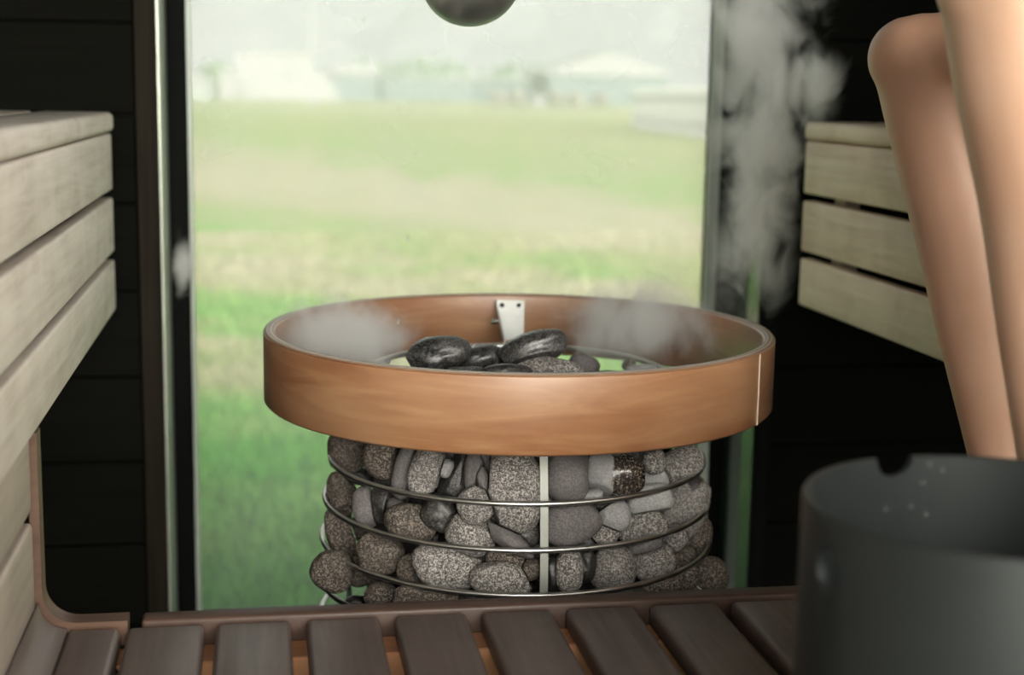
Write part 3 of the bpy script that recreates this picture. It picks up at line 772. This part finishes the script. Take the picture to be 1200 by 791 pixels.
# ------------------------------------------------------------------ person
def fpos(x, y, Y): return at(x, y, Y)
SK = {}
kneeF = at(1077, 72, 1.52); kneeN = at(1180, -15, 1.17)
ankF = at(1196, 640, 1.45); ankN = Vector((.72, 1.16, .545))
hipF = Vector((1.23, 1.30, 1.055)); hipN = Vector((1.23, 1.12, 1.055))
def loft(bm, pts, n=20):
    P = [Vector(p[0]) for p in pts]; rr = [p[1] for p in pts]; out, ro = [], []
    def cr_(a, b, c, d, t): return .5*((2*b)+(-a+c)*t+(2*a-5*b+4*c-d)*t*t+(-a+3*b-3*c+d)*t**3)
    for i in range(len(P)-1):
        for k in range(6):
            t = k/6; i0, i3 = max(i-1, 0), min(i+2, len(P)-1)
            out.append(cr_(P[i0], P[i], P[i+1], P[i3], t)); ro.append(max(.003, cr_(rr[i0], rr[i], rr[i+1], rr[i3], t)))
    out.append(P[-1]); ro.append(rr[-1]); tube(bm, out, ro, n)
    ball(bm, P[0], rr[0]*.98, sub=3); ball(bm, P[-1], rr[-1]*.98, sub=3)
def lerp(a, b, t): return Vector(a)*(1-t)+Vector(b)*t
bm = bmesh.new()
for hip, knee, ank, kneeR in ((hipF, kneeF, ankF, .053), (hipN, kneeN, ankN, .058)):
    back = Vector((1, 0, 0))
    loft(bm, [(hip, .088), (lerp(hip, knee, .35)+Vector((0, 0, .008)), .082), (lerp(hip, knee, .72), .066), (lerp(hip, knee, .96)+Vector((.0, 0, .0)), kneeR)])
    loft(bm, [(knee+Vector((.004, 0, .0)), kneeR*1.0), (lerp(knee, ank, .12)+Vector((.004, 0, 0)), kneeR*.98), (lerp(knee, ank, .32)+back*.014, .0565), (lerp(knee, ank, .55)+back*.010, .050), (lerp(knee, ank, .8)+back*.002, .038), (ank, .034)])
    ball(bm, knee+Vector((-.012, 0, .004)), kneeR*.84, sub=3)
    heel = Vector((ank.x+.03, ank.y, ZP+.034)); toe = Vector((ank.x-.13, ank.y+.01, ZP+.026))
    loft(bm, [(ank, .034), (lerp(ank, heel, .6), .034), (heel, .031)])
    loft(bm, [(heel, .031), (Vector((ank.x-.03, ank.y, ZP+.045)), .036), (toe, .026)])
    loft(bm, [(ank, .034), (Vector((ank.x-.05, ank.y, ZP+.05)), .032), (toe, .026)])
    for k in range(5):
        y_ = (k-2)*.0175; l_ = (.052, .046, .042, .036, .03)[k] if hip is hipN else (.03, .036, .042, .046, .052)[k]
        loft(bm, [(toe+Vector((.01, y_, -.006)), .0125), (toe+Vector((-l_, y_*1.1, -.013)), .0115 if l_ > .05 else .0095)], 12)
pel = Vector((1.24, 1.21, 1.075)); che = Vector((1.32, 1.23, 1.39)); nek = Vector((1.32, 1.24, 1.54)); hd = Vector((1.28, 1.27, 1.66))
def oval(bm, c, rx, ry, rz): ball(bm, c, 1.0, (rx, ry, rz), sub=4)
oval(bm, pel, .11, .16, .105); oval(bm, lerp(pel, che, .45), .095, .135, .15); oval(bm, che, .105, .16, .15)
loft(bm, [(che+Vector((0, 0, .06)), .08), (nek, .052), (hd-Vector((0, 0, .05)), .05)])
oval(bm, hd, .092, .074, .105); oval(bm, hd+Vector((-.035, 0, -.06)), .052, .052, .05)
ball(bm, hd+Vector((-.10, 0, -.015)), .014, (1.2, .8, 1.4)); 
for s in (-1, 1):
    ball(bm, hd+Vector((.005, s*.075, -.01)), .022, (.8, .4, 1.3))
    ball(bm, hd+Vector((-.083, s*.03, .028)), .016, (.7, 1.5, .6))
ball(bm, hd+Vector((-.088, 0, -.052)), .014, (.6, 1.7, .5))
handF = Vector((.86, 1.60, 1.35)); shF = che+Vector((-.01, .165, .095)); elF = Vector((1.11, 1.50, 1.31))
handN = Vector((.90, 1.11, 1.165)); shN = che+Vector((-.01, -.165, .095)); elN = Vector((1.14, 1.00, 1.26))
lad_dir = (Vector((.33, 1.79, 1.115))-handF).normalized()
for sh, el, ha, gd in ((shF, elF, handF, lad_dir), (shN, elN, handN, None)):
    loft(bm, [(sh-Vector((0, (sh.y-che.y)*.35, .01)), .06), (sh, .056), (lerp(sh, el, .5), .046), (el, .038)])
    wr = lerp(el, ha, .74) if gd is None else ha+(el-ha).normalized()*.075
    loft(bm, [(el, .038), (lerp(el, wr, .3), .040), (wr, .026)])
    fd = (ha-wr).normalized(); up = Vector((0, 0, 1)); sd = fd.cross(up).normalized()
    if gd is None:
        loft(bm, [(wr, .026), (lerp(wr, ha, .5), .03), (ha, .026)]); oval(bm, ha+Vector((0, 0, 0)), .04, .04, .02)
        for k in range(4):
            b0 = ha+sd*(k-1.5)*.019; l_ = (.03, .036, .034, .026)[k]
            loft(bm, [(b0+fd*.01, .0095), (b0+fd*(.025+l_*.6)+Vector((0, 0, -.002)), .009), (b0+fd*(.03+l_)+Vector((0, 0, -.022)), .008)], 12)
        loft(bm, [(ha-fd*.02-sd*.025, .012), (ha+fd*.005-sd*.05, .0105), (ha+fd*.03-sd*.052-Vector((0, 0, .01)), .009)], 12)
    else:      # palm above the handle, fingers wrapped round it
        pc = ha+Vector((.012, -.006, .026)); ball(bm, pc, 1.0, (.040, .036, .020)); loft(bm, [(wr, .026), (pc, .026)])
        side_ = gd.cross(up).normalized(); hh = ha
        for k in range(4):
            c = hh+gd*(k-1.2)*.0195
            loft(bm, [(c+up*.022+side_*.008, .0092), (c+up*.012+side_*.022, .009), (c-up*.008+side_*.021, .0085), (c-up*.020+side_*.004, .008), (c-up*.014-side_*.008, .0075)], 12)
        loft(bm, [(hh+gd*-.02+up*.02-side_*.018, .012), (hh+gd*.005+up*.004-side_*.022, .0105), (hh+gd*.03-up*.010-side_*.015, .009)], 12)
bmesh.ops.recalc_face_normals(bm, faces=bm.faces)
pme = bpy.data.meshes.new('person'); bm.to_mesh(pme); bm.free()
pob = link('tmp', pme)
md = pob.modifiers.new('r', 'REMESH'); md.mode = 'VOXEL'; md.voxel_size = .0055; md.use_smooth_shade = True
md = pob.modifiers.new('s', 'SMOOTH'); md.factor = .5; md.iterations = 7
dg = bpy.context.evaluated_depsgraph_get(); nm = bpy.data.meshes.new_from_object(pob.evaluated_get(dg)); bpy.data.objects.remove(pob)
PLOC = Vector((1.23, 1.21, .95))
for v in nm.vertices: v.co -= PLOC
nm.polygons.foreach_set('use_smooth', [True]*len(nm.polygons))
person = link('person', nm, M['skin'], None, PLOC); tag(person, 'person with bare legs sitting on the right bench, knees up, feet on the lower bench', 'person')
bm = bmesh.new()
for c, r, z0 in ((hd+Vector((.018, 0, .018)), (.095, .083, .108), 0),): ball(bm, c, 1.0, r, sub=4)
bmesh.ops.delete(bm, geom=[v for v in bm.verts if v.co.x < hd.x-.045 and v.co.z < hd.z+.06], context='VERTS')
hair = finish(bm, 'hair', M['hair'], person, True)
sm = hair.modifiers.new('s', 'SOLIDIFY'); sm.thickness = .006
bm = bmesh.new(); rows = []
for k in range(13):
    t = k/12; c = lerp(pel, che, -.12+t*1.05); rx, ry = (.135-.02*math.sin(t*PI)), (.178-.02*math.sin(t*PI))
    rows.append([bm.verts.new(c+Vector((math.cos(a)*(rx+.003*math.sin(9*a)), math.sin(a)*(ry+.003*math.sin(9*a)), 0))) for a in [2*PI*i/72 for i in range(72)]])
for A, B in zip(rows, rows[1:]):
    for i in range(72): bm.faces.new((A[i], A[(i+1) % 72], B[(i+1) % 72], B[i]))
tw = finish(bm, 'towel_wrap', M['towel'], person, True); tw['label'] = 'grey towel wrapped round the body'
sm = tw.modifiers.new('s', 'SOLIDIFY'); sm.thickness = .006

# ------------------------------------------------------------------ ladle
LB = at(552, -24, 1.80)
ladle = empty('sauna_ladle', LB, 'metal ladle with rounded bowl held above the stones', 'ladle')
bm = bmesh.new(); rot = Euler((0, math.radians(-14), 0)).to_matrix(); rL = .0605
ring = []
prof = [(rL*math.sin(a)*1.0, -rL*.92*math.cos(a)) for a in [k/14*PI/2 for k in range(15)]]
inn = [((r-.0015) if r > .002 else 0.0005, z+.0015) for r, z in prof][::-1]
lathe(bm, (0, 0, 0), [(max(r, .0004), z) for r, z in prof]+[(rL+.001, .004)]+[(max(r, .0004), z+.0) for r, z in inn], 48, True)
for v in bm.verts: v.co = rot @ v.co + LB
finish(bm, 'bowl', M['ladle'], ladle, True, 60)
bm = bmesh.new(); hs = LB+rot @ Vector((rL-.001, 0, .0)); he = handF+(handF-hs).normalized()*.10
tube(bm, [hs, lerp(hs, he, .06)+Vector((0, 0, .014)), lerp(hs, he, .12)+Vector((0, 0, .012))], .004, 10)
finish(bm, 'neck', M['ladle'], ladle, True)
bm = bmesh.new(); tube(bm, [lerp(hs, he, .10)+Vector((0, 0, .012)), lerp(hs, he, .35)+Vector((0, 0, .008)), he], [.008, .0095, .011], 16)
finish(bm, 'handle', M['riser'], ladle, True, 40)
for px, py, Y, h, lab in ((467, 376, 1.90, .0052, 'falling water droplet inside the collar, left of the bracket'), (478, 279, 1.85, .0040, 'falling water droplet against the lawn above the collar')):
    bm = bmesh.new(); c = at(px, py, Y); ball(bm, c, .0016, (1, 1, h/.0016), Euler((0, .15, 0)).to_matrix(), 2)
    bmesh.ops.translate(bm, verts=bm.verts, vec=-c); o = finish(bm, 'water_droplet', M['water'], None, True); o.location = c
    tag(o, lab, 'droplet')

# ------------------------------------------------------------------ outdoors
ZG = -.35
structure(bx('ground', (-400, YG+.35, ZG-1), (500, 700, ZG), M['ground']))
structure(bx('trim_5', (XL-.2, YB-.2, ZG), (XR+.2, YG+.08, -.101), M['deck']))
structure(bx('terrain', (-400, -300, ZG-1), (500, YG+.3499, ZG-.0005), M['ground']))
bm = bmesh.new(); rg = random.Random(3)
n = 0
while n < 52000:
    Y = 2.9+(rg.random()**1.6)*11; X = Y*rg.uniform(-.10, .40)+rg.uniform(-.2, .2)
    if Y < YG+.3: continue
    h = rg.uniform(.03, .075); a = rg.uniform(0, 2*PI); w = rg.uniform(.002, .004)*(1+Y*.12); lx, ly = rg.gauss(0, .02), rg.gauss(0, .02)
    p = Vector((X, Y, ZG)); s_ = Vector((math.cos(a)*w, math.sin(a)*w, 0))
    v = [bm.verts.new(p-s_), bm.verts.new(p+s_), bm.verts.new(p+s_*.6+Vector((lx*.5, ly*.5, h*.6))), bm.verts.new(p-s_*.6+Vector((lx*.5, ly*.5, h*.6))), bm.verts.new(p+Vector((lx, ly, h)))]
    bm.faces.new((v[0], v[1], v[2], v[3])); bm.faces.new((v[3], v[2], v[4])); n += 1
me = bpy.data.meshes.new('grass'); bm.to_mesh(me); bm.free()
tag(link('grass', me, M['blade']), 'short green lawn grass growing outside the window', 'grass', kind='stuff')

def P(x, y, Y): return at(x, y, Y)
def gable(root, x0, x1, Y, depth, ze, zr, wallm, roofm, over=.6):
    bx('wall', (x0, Y, ZG), (x1, Y+depth, ze), wallm, root)
    bm = bmesh.new(); xm = (x0+x1)/2; yy = (Y-.4, Y+depth+.4)
    pr = [(x0-over, ze-.1), (xm, zr), (x1+over, ze-.1), (x1+over, ze-.4), (x0-over, ze-.4)]
    A = [bm.verts.new((p[0], yy[0], p[1])) for p in pr]; B = [bm.verts.new((p[0], yy[1], p[1])) for p in pr]
    bm.faces.new(A); bm.faces.new(B[::-1])
    for i in range(5): bm.faces.new((A[i], B[i], B[(i+1) % 5], A[(i+1) % 5]))
    finish(bm, 'roof', roofm, root)
D1 = 200.0
a = P(277, 62, D1); b_ = P(366, 110, D1)
h1 = empty('white_building', (a.x, D1, ZG), 'plain white boxy building at far left across the field', 'building')
bx('wall', (a.x, D1, ZG), (b_.x, D1+10, a.z), M['white'], h1); bx('roof', (a.x-.2, D1-.2, a.z), (b_.x+.2, D1+10.2, a.z+.25), M['roofwhite'], h1)
w_ = P(333, 85, D1); bx('window', (w_.x, D1-.05, w_.z-.35), (w_.x+1.2, D1+.1, w_.z+.2), M['teal'], h1)
c_ = P(398, 86, D1)
bm = bmesh.new(); pr = [(b_.x, ZG), (b_.x, P(366, 84, D1).z), (b_.x+2.2, P(380, 88, D1).z), (c_.x, ZG+.2), (c_.x, ZG)]
A = [bm.verts.new((p[0], D1, p[1])) for p in pr]; B = [bm.verts.new((p[0], D1+8, p[1])) for p in pr]
bm.faces.new(A); bm.faces.new(B[::-1])
for i in range(5): bm.faces.new((A[i], B[i], B[(i+1) % 5], A[(i+1) % 5]))
finish(bm, 'lean_to', M['white'], h1)
a = P(385, 77, 215); b_ = P(446, 89, 215)
h2 = empty('low_shed', (a.x, 215, ZG), 'low shed with white flat roof beside the boxy white building', 'building')
bx('wall', (a.x+.3, 215, ZG), (b_.x-.4, 223, b_.z), M['teal'], h2); bx('roof', (a.x, 214.5, b_.z), (b_.x, 223.5, a.z), M['roofwhite'], h2, .2, 1)
a = P(448, 88, 225); b_ = P(640, 88, 225)
h3 = empty('long_barn', (a.x, 225, ZG), 'long low grey-teal barn in front of the far treeline', 'building')
bx('wall', (a.x, 225, ZG), (b_.x, 234, a.z-.6), M['teal'], h3); bx('roof', (a.x-.3, 224.5, a.z-.6), (b_.x+.3, 234.5, a.z+.1), M['grey'], h3, .3, 1)
a = P(640, 84, D1); b_ = P(785, 84, D1); rz = P(712, 60, D1)
h4 = empty('gabled_hall', (a.x, D1, ZG), 'wide teal hall with low-pitched white gable roof', 'building')
gable(h4, a.x+.5, b_.x-.5, D1, 14, a.z, rz.z, M['teal'], M['roofwhite'], 1.0)
a = P(228, 92, 190); h5 = empty('garden_shed', (a.x, 190, ZG), 'small pale shed at the far left edge of the view', 'building')
gable(h5, a.x-1.5, a.x+2.0, 190, 4, a.z, a.z+.8, M['grey'], M['roofwhite'], .2)
a = P(264, 84, 196); h6 = empty('white_hut', (a.x, 196, ZG), 'small white hut touching the boxy white building', 'building')
gable(h6, a.x-1, a.x+1.3, 196, 3, a.z, a.z+.5, M['white'], M['roofwhite'], .1)
a = P(366, 108, 120)
pole = empty('flag_pole', (a.x, 120, ZG), 'tall thin white pole in front of the boxy white building', 'pole')
bm = bmesh.new(); tube(bm, [(a.x, 120, ZG), (a.x, 120, 12)], [.15, .10], 12); finish(bm, 'mast', M['pole'], pole, True, 40)
bm = bmesh.new(); ball(bm, (a.x, 120, 12.1), .18, sub=2); finish(bm, 'finial', M['roofwhite'], pole, True)
a = P(632, 116, 150); bxo = empty('utility_cabinet', (a.x, 150, ZG), 'small bright white cabinet standing in the field by the hall', 'cabinet')
bx('body', (a.x-.55, 150, ZG), (a.x+.55, 150.7, ZG+1.15), M['white'], bxo, .05, 1); bx('lid', (a.x-.6, 149.9, ZG+1.15), (a.x+.6, 150.8, ZG+1.25), M['roofwhite'], bxo, .03, 1)
def tree(x, Y, h, w, label, mat, conifer=False, group=None, seed=0, name='tree'):
    root = empty(name, (x, Y, ZG), label, 'tree' if name != 'bush' else 'bush', group)
    bm = bmesh.new(); tube(bm, [(x, Y, ZG), (x, Y, ZG+h*.45)], [h*.035, h*.02], 8); finish(bm, 'trunk', M['bark'], root, True)
    bm = bmesh.new(); rr = random.Random(seed)
    for k in range(9):
        t = k/8; cw = w*(1-.75*t if conifer else .75+.4*math.sin(t*PI)-.35*t)
        ball(bm, (x+rr.uniform(-.3, .3)*cw, Y+rr.uniform(-.3, .3)*cw, ZG+h*(.18+.74*t)), cw*.5, (1, 1, .75 if not conifer else 1.0), sub=3)
    for v in bm.verts: v.co += Vector((noise.noise(v.co*1.3), noise.noise(v.co*1.3+Vector((9, 0, 0))), noise.noise(v.co*1.3+Vector((0, 9, 0)))))*w*.16
    finish(bm, 'crown', mat, root, True); return root
rt = random.Random(8)
for k in range(15):
    px = 410+k*17+rt.uniform(-3, 3); top = 68+4*math.sin(k*.9)+rt.uniform(-3, 3)+(6 if px > 560 else 0); Y = 245+rt.uniform(-5, 8)
    p = P(px, top, Y); tree(p.x, Y, p.z-ZG, 2.4, 'small tree in the hazy treeline behind the long barn', M['leaf'], k % 3 == 0, 'trees in the far treeline', k, 'tree')
p = P(256, 74, 222); tree(p.x, 222, p.z-ZG, 3.6, 'green tree just left of the boxy white building', M['leaf2'], seed=50)
p = P(241, 78, 226); tree(p.x, 226, p.z-ZG, 3.2, 'smaller green tree at the left end of the view, beside the shed', M['leaf2'], seed=51)
for k, px in enumerate((584, 606, 652, 676, 704)):
    p = P(px, 106, 170); tree(p.x, 170, 1.7, 1.5, 'low dry brush clump in front of the teal hall', M['brownbush'], seed=60+k, group='dry brush by the hall', name='bush')
# picket fence at right
f0, f1 = P(742, 140, 62), P(850, 165, 44)
f0 = Vector((f0.x, 62, ZG)); f1 = Vector((f1.x, 44, ZG))
fence = empty('picket_fence', (f0.x, f0.y, ZG), 'pale vertical-board fence at the right of the field', 'fence')
bm = bmesh.new(); nb = 64
for k in range(nb):
    c = lerp(f0, f1, k/(nb-1)); box(bm, (c.x-.07, c.y-.02, ZG), (c.x+.07, c.y+.02, ZG+1.65), 0)
finish(bm, 'pickets', M['fence'], fence)
bm = bmesh.new()
for z in (ZG+.4, ZG+1.3): tube(bm, [f0+Vector((0, .06, z-ZG)), f1+Vector((0, .06, z-ZG))], .05, 4)
finish(bm, 'rail', M['fence'], fence)

# ------------------------------------------------------------------ light
sun = bpy.data.lights.new('sun', 'SUN'); sun.energy = .6; sun.angle = math.radians(2); sun.color = (1, .95, .86)
so = bpy.data.objects.new('sun', sun); COL.objects.link(so); so.rotation_euler = Vector((.95, .05, .85)).to_track_quat('Z', 'Y').to_euler()
w = N('overcast_sky', True); SC.world = w.m
tc = w.n('ShaderNodeTexCoord'); sp = w.n('ShaderNodeSeparateXYZ'); w.l(tc.outputs['Generated'], sp.inputs[0])
dt = w.n('ShaderNodeVectorMath', operation='DOT_PRODUCT'); w.l(tc.outputs['Generated'], dt.inputs[0]); dt.inputs[1].default_value = (.36, -.91, .20)
f = w.ramp(dt.outputs['Value'], [(.62, 0.0), (.97, 1.0)])
c = w.mix(f, (.90, .89, .90), (21.0, 19.8, 18.3))
cl = w.noise(tc.outputs['Generated'], 2.5, 4); c = w.mix(w.math('MULTIPLY', cl, .03), c, (.75, .8, .9))
bg = w.n('ShaderNodeBackground'); w.l(c, bg.inputs[0]); bg.inputs[1].default_value = 1.0; w.l(bg.outputs[0], w.out.inputs['Surface'])

# ------------------------------------------------------------------ haze over the field, steam
def haze():
    m = N('field_haze'); v = m.n('ShaderNodeVolumeScatter'); v.inputs['Color'].default_value = (.96, .98, .97, 1); v.inputs['Density'].default_value = .004; v.inputs['Anisotropy'].default_value = .2
    m.l(v.outputs[0], m.out.inputs['Volume']); return m.m
hz = bx('haze', (-60, 66, ZG+.02), (90, 117, 30), haze()); tag(hz, 'thin pale haze lying over the far field', 'haze', kind='stuff')
def steam_mat(name, dens, scale, lo=.42, hi=.62, det=5, warp=1.2, fall=(.25, 1.0)):
    m = N(name); tc = m.n('ShaderNodeTexCoord')
    g = m.n('ShaderNodeVectorMath', operation='LENGTH'); m.l(tc.outputs['Object'], g.inputs[0])
    edge = m.ramp(g.outputs['Value'], [(fall[0], 1.0), (fall[1]*.98, 0.0)])
    geo = m.n('ShaderNodeNewGeometry'); mp = m.n('ShaderNodeMapping'); mp.inputs['Scale'].default_value = (1, 1, .62); m.l(geo.outputs['Position'], mp.inputs[0])
    k = m.noise(mp.outputs[0], scale, det, .58, warp); k2 = m.noise(mp.outputs[0], scale*.32, 2, .5, .5)
    kk = m.math('ADD', m.math('MULTIPLY', k, .62), m.math('MULTIPLY', k2, .38))
    d = m.math('MULTIPLY', m.ramp(m.math('SUBTRACT', kk, m.math('MULTIPLY', m.math('SUBTRACT', 1.0, edge), .22)), [(lo, 0.0), (hi, 1.0)]), edge)
    v = m.n('ShaderNodeVolumeScatter'); v.inputs['Color'].default_value = (.97, .98, .98, 1); v.inputs['Anisotropy'].default_value = .05
    m.l(m.math('MULTIPLY', d, dens), v.inputs['Density']); m.l(v.outputs[0], m.out.inputs['Volume']); return m.m
def puff(name, c, half, mat, label, rot=(0, 0, 0)):
    bm = bmesh.new(); bmesh.ops.create_icosphere(bm, subdivisions=4, radius=1.0); me = bpy.data.meshes.new(name); bm.to_mesh(me); bm.free()
    o = link(name, me, mat, None, c); o.scale = half; o.rotation_euler = rot; tag(o, label, 'steam', kind='stuff'); return o
S1m = steam_mat('dense_steam', 95.0, 12, .385, .66); S2m = steam_mat('wispy_steam', 85.0, 17, .40, .62)
S4m = steam_mat('soft_collar_steam', 52.0, 16, .40, .62, 5, 1.0, (.1, 1.0)); S3m = steam_mat('thin_steam', .6, 6, .36, .62, 3)
puff('steam', at(893, 70, 2.08), (.14, .12, .30), S1m, 'thick white steam plume rising in front of the right window post')
puff('steam', at(878, 245, 2.04), (.095, .10, .21), S2m, 'curling steam wisps below the thick plume at the right post')
puff('steam', at(962, 95, 2.12), (.060, .06, .10), S2m, 'faint grey steam puff drifting right of the thick plume before the dark wall')
puff('steam', at(415, 392, 1.86), (.19, .20, .095), S4m, 'soft steam inside the collar on its left side')
puff('steam', at(750, 385, 1.92), (.22, .19, .10), S4m, 'soft steam inside the collar on its right side')
puff('steam', at(214, 310, 2.25), (.026, .06, .075), S2m, 'small steam curl at the left window edge')
puff('steam', at(520, 190, 2.28), (.42, .10, .46), S3m, 'thin veil of steam hanging before the window')
